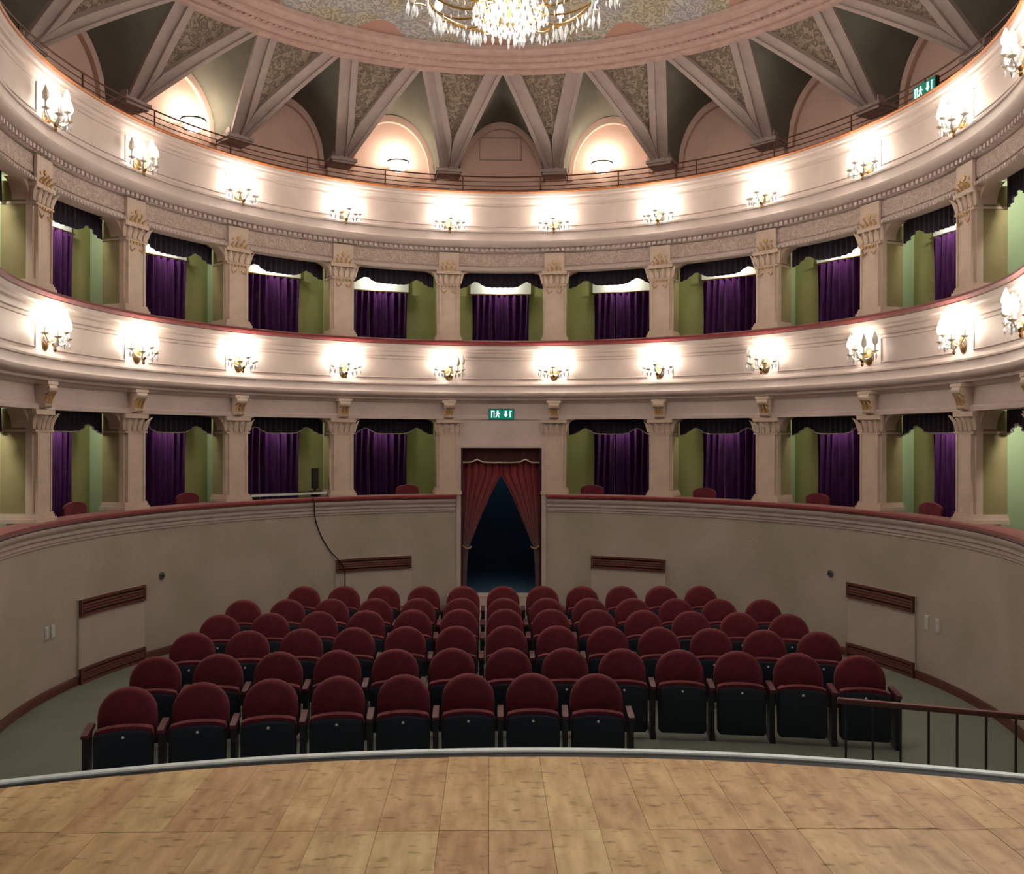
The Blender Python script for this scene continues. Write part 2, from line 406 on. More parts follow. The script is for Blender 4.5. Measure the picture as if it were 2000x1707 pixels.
# relief friezes and dentil courses (too fine to pick apart: joined)
o = MB().ring([(5.012, Zr(2.79)), (5.012, Zr(2.985)), (5.032, Zr(2.985)), (5.032, Zr(2.79))], -TEND, TEND, 150).build('frieze', M['frieze'], gall, True); o['kind'] = 'stuff'
def dentils(name, r0, r1, z0, z1, step, parent, cy=YC, a0=-TEND, a1=TEND, material='plaster'):
    d = MB(); t = a0
    while t < a1:
        a = math.radians(t + step * .25); T = Matrix.Translation((0, cy, 0)) @ Matrix.Rotation(-a, 4, 'Z')
        w = math.radians(step) * r0 * .29
        d.box(-w, w, r0, r1, z0, z1, T); t += step
    o = d.build(name, M[material], parent); o['kind'] = 'stuff'
dentils('dentil_course', 4.935, 4.99, Zr(3.012), Zr(3.058), .95, gall)
dentils('bead_course', 4.968, 4.99, Zr(2.705), Zr(2.733), .7, gall)
# raised frames on both parapets, one per bay
def frame_mesh(name, w, h):
    d = MB(); t = .022
    d.box(-w, w, -.014, .012, h - t, h); d.box(-w, w, -.014, .012, -h, -h + t)
    d.box(-w, -w + t, -.014, .012, -h, h); d.box(w - t, w, -.014, .012, -h, h)
    return d
def bent_frame(parent, tc, r, z0, z1, half):
    d = MB(); t = .02; n = 8
    for a, b in ((z0, z0 + t), (z1 - t, z1)):
        d.ring([(r, a), (r - .014, a + t * .3), (r - .014, b - t * .3), (r, b)], tc - half, tc + half, n)
    dt = math.degrees(t / r)
    for s in (-1, 1):
        e = tc + s * half
        d.ring([(r, z0), (r - .014, z0), (r - .014, z1), (r, z1)], min(e, e - s * dt), max(e, e - s * dt), 1)
    return d.build('panel_frame', M['plaster'], parent)
for b in range(-5, 6):
    bent_frame(balc, b * DE, 4.966, Zr(.945), Zr(1.265), 7.6)
    bent_frame(gall, b * DE, 4.961, Zr(3.41), Zr(3.75), 7.6)

# box tiers: floors, ceilings, partitions, back walls
BOXR = {0: 6.2, 1: 6.25, 2: 5.7, 3: 5.62, 4: 5.6, 5: 5.62}
tiers = (dict(n='lower', z0=-.91, z1=.30, fl=-1.75, ce=.40, top=.22), dict(n='upper', z0=1.565, z1=2.70, fl=.60, ce=2.80, top=2.51))
for ti, t in enumerate(tiers):
    if ti == 0:
        for nm, a, b in (('a', -TEND, -10.2), ('b', 10.2, TEND)):
            struct(MB().ring([(5.1, Zr(t['fl'])), (5.1, Zr(t['fl'] + .05)), (6.6, Zr(t['fl'] + .05)), (6.6, Zr(t['fl']))], a, b, 50).build('floor_lower_boxes', M['boxfloor']))
    else:
        struct(MB().ring([(5.17, Zr(t['fl'])), (5.17, Zr(t['fl'] + .05)), (6.6, Zr(t['fl'] + .05)), (6.6, Zr(t['fl']))], -TEND, TEND, 100).build('floor_upper_boxes', M['boxfloor']))
    struct(MB().ring([(5.16, Zr(t['ce'])), (5.16, Zr(t['ce'] + .06)), (6.6, Zr(t['ce'] + .06)), (6.6, Zr(t['ce']))], -TEND, TEND, 100).build('ceiling_' + t['n'] + '_boxes', M['boxceil']))
    hgt = t['ce'] - t['fl']
    pm = MB().box(-.04, .04, 0, 1.2, 0, hgt - .05).mesh('wall_partition', M['mint'])
    for i in range(-6, 6):
        a = (i + .5) * DE
        struct(link('wall_partition', pm, None, F(a, 5.2, Zr(t['fl'] + .05))))
    for b in range(-5, 6):
        if ti == 0 and b == 0: continue
        rb = BOXR[abs(b)]; half = rb * math.tan(math.radians(DE / 2)) + .02
        bw = MB().box(-half, half, 0, .08, 0, hgt - .05).build('wall_box_back', M['olive']); struct(bw)
        bw.matrix_world = F(b * DE, rb, Zr(t['fl'] + .05))
        # small opal ceiling lamp of the box
        T = F(b * DE, rb - .22, Zr(t['ce']))
        lm = MB().lathe([(.075, 0), (.08, -.015), (.07, -.04), (.04, -.06), (.001, -.065)], 12).build('lamp', M['boxlamp'], bw, True)
        lm.matrix_world = T
        w = BOX2_W if ti == 1 else BOX1_W
        if abs(b) == 5: w *= 3.2
        elif abs(b) == 4: w *= 1.4
        point('box_light', T @ Vector((0, -.02, -.12)), w, (1, .97, .84), .05)

# gallery floor and back wall
struct(MB().ring([(5.17, Zr(2.9)), (5.17, Zr(2.96)), (5.95, Zr(2.96)), (5.95, Zr(2.9))], -TEND, TEND, 100).build('floor_gallery', M['boxfloor']))
gw = struct(MB().ring([(5.9, Zr(2.93)), (5.9, Zr(5.62)), (6.05, Zr(5.62)), (6.05, Zr(2.93))], -TEND, TEND, 120).build('wall_gallery', M['gal'], smooth=True))
# access hatch outline in the middle lunette
d = MB(); T = F(0, 5.885, 0)
x0, x1, z0, z1 = -.38, .36, Zr(4.78), Zr(5.18)
for q in ((x0, x1, z1 - .02, z1), (x0, x1, z0, z0 + .02), (x0, x0 + .02, z0, z1), (x1 - .02, x1, z0, z1)):
    d.box(q[0], q[1], -.01, .02, q[2], q[3], T)
d.build('hatch_frame', M['ringm'], gw)
d.v and MB().box(x0 + .02, x1 - .02, .002, .02, z0 + .02, z1 - .02, T).build('hatch_panel', M['gal'], gw)

# ---------------------------------------------------------------- ceiling
RY, RR, DR = 8.68, 5.05, 14.1          # ring of the dome: centre, radius, bay angle
ceil = empty('ceiling'); struct(ceil)
def rp(a, r, z):
    a = math.radians(a); return Vector((r * math.sin(a), RY + r * math.cos(a), z))
dm = MB().grid(lambda u, v: rp(-180 + 360 * u, .001 + 4.32 * v, 0) - Vector((0, RY, 0)) + Vector((0, 0, .75 * math.cos(v * PI / 2))), 96, 12)
do = dm.build('painted_dome', M['dome'], ceil, True); do.location = (0, RY, Zr(5.66))
pr = [(4.28, 5.66), (4.28, 5.60), (4.36, 5.575), (4.42, 5.575), (4.44, 5.60), (4.50, 5.60), (4.52, 5.57), (4.60, 5.555), (4.63, 5.59), (4.72, 5.59),
      (4.75, 5.56), (4.83, 5.55), (4.86, 5.58), (4.93, 5.58), (4.95, 5.55), (5.05, 5.54), (5.08, 5.60), (5.08, 5.72), (4.28, 5.72)]
rm = MB().ring([(r, Zr(z)) for r, z in pr], -180, 180, 140, cy=RY, cap=False).build('ring_moulding', M['ringm'], ceil, True)
dentils('pearl_course', 4.635, 4.70, Zr(5.568), Zr(5.60), 1.1, rm, cy=RY, a0=-100, a1=100, material='ringm')
CORB = [9.2, 27.6, 45.6, 63.4, 82.0, 100.0, 117.0]
corb = [-a for a in CORB[::-1]] + CORB
CR, CZ, AZ = 5.5, Zr(4.54), Zr(5.60)
def vedge(k, side, t):
    """edge of pendentive k (index into corb); side -1 left, +1 right; t 0 bottom .. 1 top"""
    n = k - len(CORB)                       # pendentive between ring apex n and n+1
    b = pol(corb[k] + side * 1.5, CR, CZ)
    a = rp((n + (1 if side > 0 else 0)) * DR, RR, AZ)
    p = b.lerp(a, t); p.z += .03 * math.sin(PI * t)
    return p
for k in range(len(corb)):
    pen = MB().slab(lambda u, v: vedge(k, -1, v).lerp(vedge(k, 1, v), u), lambda u, v: vedge(k, -1, v).lerp(vedge(k, 1, v), u) + Vector((0, 0, .08)) + pol(corb[k], .05, 0) - Vector((0, YC, 0)), 6, 10).build('pendentive', M['vpanel'], ceil, True)
    for side in (-1, 1):
        def inner(v, w):
            e = vedge(k, side, v); c = vedge(k, -side, v)
            wd = (c - e).length
            return e.lerp(c, min(.49, w / max(wd, .01)))
        out = pol(corb[k], 1, 0) - Vector((0, YC, 0))
        dn = Vector((-out.x * .6, -out.y * .6, -.8)) * .05
        rb = MB()
        for w0, w1, h in ((0, .07, 1.0), (.07, .17, .5), (.17, .27, 1.25)):
            def fr(u, v, w0=w0, w1=w1, h=h): return inner(v, w0 + (w1 - w0) * u) + dn * h
            def bk(u, v, w0=w0, w1=w1): return inner(v, w0 + (w1 - w0) * u) - dn * .4
            rb.slab(fr, bk, 1, 10)
        rb.build('rib', M['rib'], pen)
    T = F(corb[k], CR, CZ)
    cb = MB()
    cb.box(-.17, .17, -.02, .40, -.05, .05, T); cb.box(-.215, .215, -.06, .40, -.10, -.05, T); cb.box(-.19, .19, -.035, .40, -.135, -.10, T)
    cb.build('corbel', M['rib'], pen)
    MB().box(-.17, .17, .27, .42, -1.45, -.135, T).build('wall_strip', M['gal'], pen)
    if k < len(corb) - 1:
        a0, a1 = corb[k] + 2.0, corb[k + 1] - 2.0
        def E(s_):
            return vedge(k, 1, 2 * s_) if s_ <= .5 else vedge(k + 1, -1, 2 - 2 * s_)
        def Wl(s_, r=5.9, dz=0):
            return pol(a0 + (a1 - a0) * s_, r, Zr(4.40) + dz + (5.42 - 4.40) * 2 * math.sqrt(max(0, s_ * (1 - s_))))
        sv = MB().slab(lambda u, v: E(u).lerp(Wl(u), v) + Vector((0, 0, .06 * math.sin(PI * v) * math.sin(PI * u))),
                       lambda u, v: E(u).lerp(Wl(u), v) + Vector((0, 0, .06 * math.sin(PI * v) * math.sin(PI * u) + .06)), 24, 5).build('lunette_vault', M['severy'], ceil, True)
        cB = pol((a0 + a1) / 2, 5.86, Zr(4.40))
        def band(u, v, r_): 
            q = Wl(u, r_); return q + (Vector((cB.x, cB.y, cB.z)) - q) * (.0 + .11 * v) if r_ < 5.87 else q + (pol((a0 + a1) / 2, 5.9, Zr(4.40)) - q) * .11 * v
        am = MB().slab(lambda u, v: band(u, v, 5.82), lambda u, v: band(u, v, 5.895), 32, 1).build('arch_moulding', M['gal'], sv)

# side walls towards the stage
for s, nm in ((-1, 'wall_proscenium_left'), (1, 'wall_proscenium_right')):
    e = pol(s * TEND, 5.0, 0)
    d = MB()
    d.add([(e.x, e.y, 0), (s * 4.25, 4.2, 0), (s * 4.6, 4.2, 0), (e.x + s * .5, e.y, 0),
           (e.x, e.y, 9), (s * 4.25, 4.2, 9), (s * 4.6, 4.2, 9), (e.x + s * .5, e.y, 9)],
          [(0, 1, 2, 3), (4, 5, 6, 7), (0, 1, 5, 4), (1, 2, 6, 5), (2, 3, 7, 6), (3, 0, 4, 7)])
    struct(d.build(nm, M['plaster']))

# ---------------------------------------------------------------- stage
SZ = EYE - 1.70
def edge_y(x, r=7.83): return 4.79 - 7.83 + math.sqrt(r * r - (x + .05) ** 2)
st = empty('floor_stage'); struct(st)
x = -4.3; WID = .215
while x < 4.25:
    w = WID * random.choice((.8, 1.0, 1.0, 1.25))
    sp = 3.89 + random.choice((0, 0, 0, 0, -.012, .01))
    for (y0, y1) in ((1.3, sp - .002), (-1.4, 1.296)):
        zt = SZ + random.uniform(-.0015, .0015)
        MB().box(x + .0008, x + w - .0008, y0, y1, SZ - .03, zt).build('plank', M['wood'], st)
    d = MB(); zt = SZ + random.uniform(-.0015, .0015); xa, xb, xm = x + .0008, x + w - .0008, x + w / 2
    base = [(xa, sp + .002), (xb, sp + .002), (xb, edge_y(xb)), (xm, edge_y(xm)), (xa, edge_y(xa))]
    d.add([(a, b, SZ - .03) for a, b in base] + [(a, b, zt) for a, b in base],
          [(4, 3, 2, 1, 0), (5, 6, 7, 8, 9)] + [(i, (i + 1) % 5, (i + 1) % 5 + 5, i + 5) for i in range(5)])
    d.build('plank', M['wood'], st)
    x += w
MB().box(-4.3, 4.3, -1.4, 3.5, SZ - .09, SZ - .032).build('plank_bed', M['gutter'], st)
cyS = 4.79 - 7.83
def stage_ring(prof, name, m_, par):
    return MB().ring(prof, -34, 34, 60, cy=cyS).build(name, M[m_], par, True)
stage_ring([(7.83, SZ - .06), (7.83, SZ - .012), (7.915, SZ - .012), (7.915, SZ - .06)], 'gutter', 'gutter', st)
stage_ring([(7.915, SZ - .06), (7.915, SZ - .004), (7.922, SZ + .003), (7.962, SZ + .003), (7.97, SZ - .004), (7.97, SZ - .06)], 'edge_lip', 'lip', st)
stage_ring([(7.4, 0), (7.4, SZ - .06), (7.94, SZ - .06), (7.94, SZ - .12), (7.9, SZ - .14), (7.9, 0)], 'stage_front', 'apron', st)

# ---------------------------------------------------------------- doorway
dz0, dz1 = .34, Zr(-.164)
struct(MB().ring([(5.0, dz1), (5.0, Zr(.32)), (5.18, Zr(.32)), (5.18, dz1)], -DOOR_T, DOOR_T, 16).build('wall_door_lintel', M['plaster'], smooth=True))
for s in (-1, 1):
    a, b = sorted((s * DOOR_T, s * 9.9))
    struct(MB().ring([(5.0, Zr(-1.02)), (5.0, Zr(.32)), (5.18, Zr(.32)), (5.18, Zr(-1.02))], a, b, 4).build('wall_door_jamb', M['plaster'], smooth=True))
# architrave strips and corridor beyond
fr = empty('door_1', F(0, 5.0, 0)); struct(fr)
hw = 5.0 * math.sin(math.radians(DOOR_T)) - .005; ry = 5 * math.cos(math.radians(DOOR_T)) - 5
for s in (-1, 1):
    MB().box(min(s * hw, s * (hw + .07)), max(s * hw, s * (hw + .07)), ry - .035, ry + .03, 0, dz1 + .06).build('frame_post', M['plaster'], fr)
    MB().box(min(s * hw, s * (hw - .03)), max(s * hw, s * (hw - .03)), ry + .0, ry + .25, 0, dz1).build('jamb_lining', M['darkred'], fr)
MB().box(-hw, hw, ry - .035, ry + .06, dz1, dz1 + .06).build('frame_head', M['plaster'], fr)
d = MB(); d.box(-.95, -.80, .18, 2.4, 0, 3.2); d.box(.80, .95, .18, 2.4, 0, 3.2); d.box(-.95, .95, 2.3, 2.45, 0, 3.2); d.box(-.95, .95, .18, 2.4, 3.0, 3.15)
d.build('corridor_wall', M['corridor'], fr)
MB().box(-.8, .8, -.0, 2.3, .2, dz0).build('corridor_floor', M['corridor'], fr)
MB().lathe([(.06, 0), (.06, -.02), (.03, -.04), (.001, -.042)], 10, Matrix.Translation((0, 1.6, 3.0))).build('added_corridor_lamp', M['plate'], fr, True)  # added fixture, goes with the light below
point('added_corridor_light', (0, 1.5, 2.8), 5.0, (.75, .88, 1), .08, fr)  # added light, put in to lift the corridor out of black
struct(MB().box(-.86, .86, -.62, ry + .02, 0, .17).box(-.86, .86, -.32, ry + .02, .17, dz0).build('floor_door_steps', M['radpanel'])).matrix_world = F(0, 5.0, 0)
# tied-back drapes
zt, zb = Zr(-.36), dz0 + .02
def drape(side):
    zap, ztie = Zr(-.62), Zr(-1.80)
    def edge(z):
        if z > zap: return 0.0
        if z > ztie:
            q = (zap - z) / (zap - ztie); return .53 * q ** .85
        return .53 + .03 * math.sin((ztie - z) * 3)
    def fn(u, v, off=0):
        z = zt + (zb - zt) * v
        xo = hw - .03; xi = edge(z)
        x_ = xo + (xi - xo) * u
        y = .10 + .035 * math.sin(u * 2 * PI * 5.5 + v) * (.5 + .5 * (1 - v)) + .02 * math.sin(v * 5) + off
        return Vector((side * x_, y, z))
    return MB().slab(lambda u, v: fn(u, v), lambda u, v: fn(u, v, .012), 44, 26)
for s, nm in ((-1, 'left'), (1, 'right')):
    o = empty('door_drape', F(0, 5.0, 0), 'red velvet drape tied back on the %s side of the dark doorway' % nm, 'curtain', 'drapes of the central doorway')
    drape(s).build('cloth', M['redcloth'], o, True)
    zq = Zr(-1.8)
    MB().tube([(s * (hw - .02), .06, zq + .05), (s * (hw - .09), .03, zq), (s * (hw - .155), .06, zq + .01), (s * (hw - .16), .15, zq + .02)], .012, 6).build('tie_cord', M['gilt'], o, True)
o = empty('door_valance', F(0, 5.0, 0), 'dark valance with pale wavy fringe across the top of the doorway', 'valance')
def valfn(w, z1, z0, amp, y, off):
    def low(u):
        q = abs(u - .5) * 2
        return z0 + amp * math.exp(-((q - .62) / .10) ** 2)
    return (lambda u, v: Vector((-w + 2 * w * u, y + .012 * math.sin(u * 60) * v + off, z1 + (low(u) - z1) * v))), low
vf, low = valfn(hw - .02, dz1 - .005, Zr(-.40), .05, .03, 0)
vb, _ = valfn(hw - .02, dz1 - .005, Zr(-.40), .05, .03, .015)
MB().slab(vf, vb, 60, 4).build('cloth', M['darkred'], o, True)
MB().tube([(-hw + .02 + 2 * (hw - .02) * i / 40, .022, low(i / 40)) for i in range(41)], .013, 5).build('fringe', M['fringe'], o, True)

# ---------------------------------------------------------------- exit signs
def exit_sign(T, label, w=.205, h=.085):
    o = empty('exit_sign', T, label, 'exit sign', 'green exit signs')
    MB().box(-w, w, -.05, .0, -h, h).build('housing', M['black'], o)
    MB().box(-w + .008, w - .008, -.056, -.05, -h + .008, h - .008).build('green_face', M['signg'], o)
    g = MB(); y0, y1 = -.060, -.056
    g.box(-.165, -.15, y0, y1, -.055, .055); g.box(-.165, -.125, y0, y1, .04, .055); g.box(-.125, -.112, y0, y1, -.055, .055)   # door outline
    g.build('door_mark', M['signw'], o)
    g = MB(); k8 = [(.016 * math.cos(a * PI / 4), .016 * math.sin(a * PI / 4)) for a in range(8)]
    g.add([(-.06 + a, y, .043 + b) for y in (y0, y1) for a, b in k8], [tuple(range(8)), tuple(range(8, 16))] + [(i, (i + 1) % 8, (i + 1) % 8 + 8, i + 8) for i in range(8)])
    for pts in (((-.075, -.01), (-.05, -.01), (-.04, .026), (-.07, .026)), ((-.075, -.008), (-.058, -.008), (-.085, -.055), (-.10, -.05)), ((-.06, -.008), (-.044, -.01), (-.03, -.055), (-.045, -.055)),
                ((-.045, .024), (-.02, .004), (-.026, -.004), (-.05, .012)), ((-.066, .024), (-.09, .002), (-.097, .01), (-.07, .028))):
        g.add([(a, y, b) for y in (y0, y1) for a, b in pts], [(0, 1, 2, 3), (4, 5, 6, 7), (0, 1, 5, 4), (1, 2, 6, 5), (2, 3, 7, 6), (3, 0, 4, 7)])
    g.build('running_figure', M['signw'], o)
    g = MB(); g.box(.055, .085, y0, y1, -.005, .055)
    tri = [(.035, -.005), (.105, -.005), (.07, -.05)]
    g.add([(a, y, b) for y in (y0, y1) for a, b in tri], [(0, 1, 2), (3, 4, 5), (0, 1, 4, 3), (1, 2, 5, 4), (2, 0, 3, 5)])
    g.build('arrow', M['signw'], o)
    g = MB(); g.box(.135, .15, y0, y1, -.05, .05); g.box(.135, .17, y0, y1, .037, .05)
    g.build('edge_mark', M['signw'], o)
    return o
exit_sign(F(0, 5.03, Zr(.385)), 'small green exit sign with white symbols above the curtained doorway')
exit_sign(F(80.6, 4.98, Zr(4.07)), 'small green exit sign standing on the gallery rail at right')

# ================================================================= PIERS
def leaf(d, x, z, h, w, y, lean):
    def fn(u, v, o=0):
        ww = w * (math.sin(PI * min(1, .15 + .85 * v)) * .7 + .3 * (1 - v))
        return Vector((x + lean * v * v + (u - .5) * 2 * ww, y - .05 * v * v - .012 * math.cos((u - .5) * PI) + o, z + h * v))
    d.slab(lambda u, v: fn(u, v), lambda u, v: fn(u, v, .02), 3, 5)
def bracket(s, z1, wd, ht):
    """curved spandrel in the opening's upper corner"""
    x0 = s * .185; n = 10
    arc = [(x0 + s * wd * (1 - math.cos(PI / 2 * i / n)), z1 - ht * (1 - math.sin(PI / 2 * i / n))) for i in range(n + 1)]
    arc += [(x0, z1)]
    d = MB(); k_ = len(arc)
    d.add([(a, y, b) for y in (.04, .22) for a, b in arc],
          [tuple(range(k_)), tuple(range(k_, 2 * k_))[::-1]] + [(i, (i + 1) % k_, (i + 1) % k_ + k_, i + k_) for i in range(k_)])
    return d
def make_pier(ti):
    t = tiers[ti]; h = t['z1'] - t['z0']
    o = empty('pilaster')
    d = MB(); d.box(-.185, .185, .0, .07, .0, h); d.box(-.15, .15, -.03, .0, .08, h - .2)
    d.build('shaft', M['pier'], o)
    MB().box(-.18, .18, .07, .34, .0, h).build('reveal', M['reveal'], o)
    for s in (-1, 1):
        MB().box(min(s * .15, s * .125), max(s * .15, s * .125), -.042, -.03, .1, h - .22).build('edge_fillet', M['pier'], o)
    d = MB(); d.box(-.215, .215, -.06, .35, 0, .045); d.box(-.2, .2, -.045, .345, .045, .075); d.box(-.19, .19, -.035, .342, .075, .1)
    d.build('base', M['pier'], o)
    d = MB(); d.box(-.19, .19, -.04, .345, h - .245, h - .22); d.box(-.2, .2, -.05, .1, h - .06, h - .005)
    for i, x_ in enumerate((-.13, -.045, .045, .13)):
        leaf(d, x_, h - .22, .15, .04, -.045, x_ * .25)
    for s in (-1, 1):
        leaf(d, s * .185, h - .21, .17, .035, -.02, s * .06)
    d.build('capital', M['pier'], o, True)
    for s in (-1, 1):
        bracket(s, h, .17, .20).build('bracket', M['pier'], o)
    if ti == 0:
        # scroll console over the capital
        d = MB(); T = Matrix.Rotation(PI / 2, 4, 'Y')
        d.tube([(-.085, -.075, h + .225), (.085, -.075, h + .225)], .06, 12); d.tube([(-.075, -.045, h + .05), (.075, -.045, h + .05)], .038, 10)
        d.box(-.07, .07, -.075, .03, h + .04, h + .26); d.box(-.11, .11, -.13, .03, h + .262, h + .30)
        d.build('scroll_console', M['pier'], o, True)
        d = MB()
        for x_ in (-.05, 0, .05): leaf(d, x_, h + .06, .12, .025, -.08, 0)
        d.build('console_leaf', M['gilt'], o, True)
    else:
        d = MB()
        for x_, hh in ((-.10, .08), (-.035, .1), (.035, .1), (.10, .08)): leaf(d, x_, h - .02, hh, .022, -.04, x_ * .2)
        d.tube([(0, -.03, h + .13), (0, -.05, h + .13)], .032, 10); d.tube([(-.09, -.03, h + .11), (-.09, -.045, h + .11)], .02, 8); d.tube([(.09, -.03, h + .11), (.09, -.045, h + .11)], .02, 8)
        for x_ in (-.11, -.055, 0, .055, .11): d.tube([(x_, -.03, h - .26), (x_, -.055, h - .26)], .016, 6)
        for x_ in (-.13, .13): d.tube([(x_, -.035, h - .3), (x_ * .7, -.05, h - .37), (x_ * .3, -.045, h - .33)], .01, 5)
        d.build('gilded_ornament', M['gilt'], o, True)['kind'] = 'stuff'
        MB().box(-.16, .16, -.035, .0, h + .0, h + .29).build('frieze_block', M['pier'], o)
    return o
for ti in (0, 1):
    proto = make_pier(ti)
    first = True
    for i in range(-6, 6):
        a = (i + .5) * DE; T = F(a, 5.0, Zr(tiers[ti]['z0']))
        o = proto if first else copy_tree(proto)
        o.matrix_world = T; first = False
        s = 'left' if i < 0 else 'right'; n = (-i if i < 0 else i + 1) - 1
        if ti == 0: lab = 'cream pilaster of the lower tier, %s to the %s of the curtained doorway' % (ORD[n], s)
        else: lab = 'gilt-topped pilaster of the upper tier, %s to the %s of the middle box' % (ORD[n], s)
        tag(o, lab, 'pilaster', '%s tier pilasters' % tiers[ti]['n'])

# ================================================================= BOX DRAPERY
def make_curtain(h):
    def fn(u, v, off=0):
        return Vector((-.5 + u + .01 * math.sin(v * 6 + u * 9), -.05 + .042 * math.sin(u * 2 * PI * 9 + .5 * math.sin(v * 3)) + .01 * math.sin(u * 40) + off, h * (1 - v)))
    o = empty('box_curtain')
    MB().slab(lambda u, v: fn(u, v), lambda u, v: fn(u, v, .01), 90, 6).build('cloth', M['purple'], o, True)
    MB().tube([(-.56, -.05, h + .012), (.56, -.05, h + .012)], .012, 6).build('rod', M['brass'], o, True)
    MB().box(-.53, .53, -.03, -.004, h + .004, h + .24).build('pelmet_board', M['plate'], o)
    return o
def make_valance(z1, z0, fringe, w=.70):
    o = empty('box_valance')
    def low(u):
        q = abs(u - .5) * 2
        return z0 + (.085 * math.exp(-((q - .60) / .16) ** 2)) - .04 * max(0, q - .75) / .25 + .018 * q * q
    def fn(u, v, off=0):
        return Vector((-w + 2 * w * u, .02 + .016 * math.sin(u * 2 * PI * 16) * (.3 + .7 * v) + off, z1 + (low(u) - z1) * v))
    MB().slab(lambda u, v: fn(u, v), lambda u, v: fn(u, v, .012), 80, 5).build('cloth', M['navy'], o, True)
    if fringe:
        MB().tube([fn(i / 60, 1) + Vector((0, -.006, 0)) for i in range(61)], .008, 5).build('fringe', M['fringe'], o, True)
    return o
for ti, t in enumerate(tiers):
    cu = make_curtain(t['top'] - t['fl'] - .06); va = make_valance(Zr(t['ce'] - .002), Zr(t['z1'] - (.215 if ti else .235)), ti == 0)
    f = True
    for b in range(-5, 6):
        if ti == 0 and b == 0: continue
        c = cu if f else copy_tree(cu); v = va if f else copy_tree(va); f = False
        c.matrix_world = F(b * DE, BOXR[abs(b)], Zr(t['fl'] + .05)); v.matrix_world = F(b * DE, 5.25, 0)
        ref = 'curtained doorway' if ti == 0 else 'middle box'
        if b == 0: w_ = 'in the middle box of the upper tier'
        else: w_ = 'in the %s tier box, %s to the %s of the %s' % (t['n'], ORD[abs(b) - 1], 'left' if b < 0 else 'right', ref)
        tag(c, 'purple pleated curtain ' + w_, 'curtain', t['n'] + ' tier box curtains')
        tag(v, 'dark swagged valance ' + w_, 'valance', t['n'] + ' tier box valances')

# red chairs standing in the lower boxes
def make_box_chair():
    o = empty('box_chair')
    MB().outline([(-.19, .44), (.19, .44), (.19, .50), (-.19, .50)], [(-.2, .96, 0), (-.19, 1, 0), (.19, 1, 0), (.2, .96, 0)]).build('seat', M['redseat'], o)
    pts = [(-.19, .55), (.19, .55)] + [(.19 * math.cos(PI * i / 10), .86 + .08 * math.sin(PI * i / 10)) for i in range(11)]
    MB().outline(pts, [(.17, .94, 0), (.18, 1, 0), (.22, 1, 0), (.23, .95, 0)]).build('backrest', M['redseat'], o)
    for a, b, h in ((-.17, -.17, .44), (.17, -.17, .44), (-.17, .19, .6), (.17, .19, .6)):
        MB().tube([(a, b, 0), (a, b, h)], .016, 6).build('leg', M['boxfloor'], o)
    return o
ch = make_box_chair(); f = True
for b, dx, yaw in ((-4, .1, 150), (-3, .22, 170), (1, -.3, 190), (2, -.25, 185), (3, -.2, 200), (4, -.1, 205), (-1, .25, 175)):
    o = ch if f else copy_tree(ch); f = False
    o.matrix_world = F(b * DE, 5.345, Zr(tiers[0]['fl'] + .05)) @ Matrix.Translation((dx, 0, 0)) @ Matrix.Rotation(math.radians(180 + (yaw - 180) * .15), 4, 'Z') @ Matrix.Diagonal((1, .68, 1, 1))
    tag(o, 'red chair in the lower tier box, %s to the %s of the curtained doorway' % (ORD[abs(b) - 1], 'left' if b < 0 else 'right'), 'chair', 'chairs in the lower boxes')

# ================================================================= SCONCES
flame = [(.012, 0), (.03, .016), (.04, .045), (.037, .08), (.022, .125), (.006, .165), (.001, .17)]
bulb_me = MB().lathe(flame, 8).mesh('bulb', M['bulb'], True)
boff_me = MB().lathe(flame, 8).mesh('bulb', M['bulboff'], True)
cup_me = MB().lathe([(.006, -.02), (.022, -.01), (.04, .0), (.043, .008), (.02, .008)], 10).mesh('candle_cup', M['armglass'], True)
cand_me = MB().lathe([(.012, 0), (.013, .07), (.009, .074)], 8).mesh('candle', M['candle'], True)
drop_me = MB().lathe([(.001, -.10), (.013, -.075), (.014, -.055), (.004, -.02), (.002, 0)], 6).mesh('crystal_drop', M['crystal'])
bp_me = MB().lathe([(.001, .02), (.03, .02), (.06, .012), (.075, .0), (.075, -.01)], 14, Matrix.Rotation(PI / 2, 4, 'X') @ Matrix.Diagonal((1, 1.5, 1, 1))).mesh('backplate', M['brass'], True)
fin_me = MB().lathe([(.001, -.10), (.014, -.09), (.02, -.07), (.012, -.05), (.026, -.03), (.034, -.005), (.02, .02), (.012, .05)], 10).mesh('finial', M['brass'], True)
hub_me = MB().tube([(0, 0, -.01), (0, -.06, -.02), (0, -.10, 0)], .012, 6).mesh('stem', M['brass'], True)
ARMS = [(-.21, -.10, .05), (-.115, -.19, .02), (0, -.22, .08), (.115, -.19, .02), (.21, -.10, .05)]
arm_mes = []
for x_, y_, z_ in ARMS:
    b_ = Vector((0, -.10, -.01)); e_ = Vector((x_, y_, z_))
    pts = [b_.lerp(e_, q) + Vector((0, 0, -.055 * math.sin(PI * q))) for q in [i / 7 for i in range(8)]]
    arm_mes.append(MB().tube(pts, .009, 5).mesh('arm', M['armglass'], True))
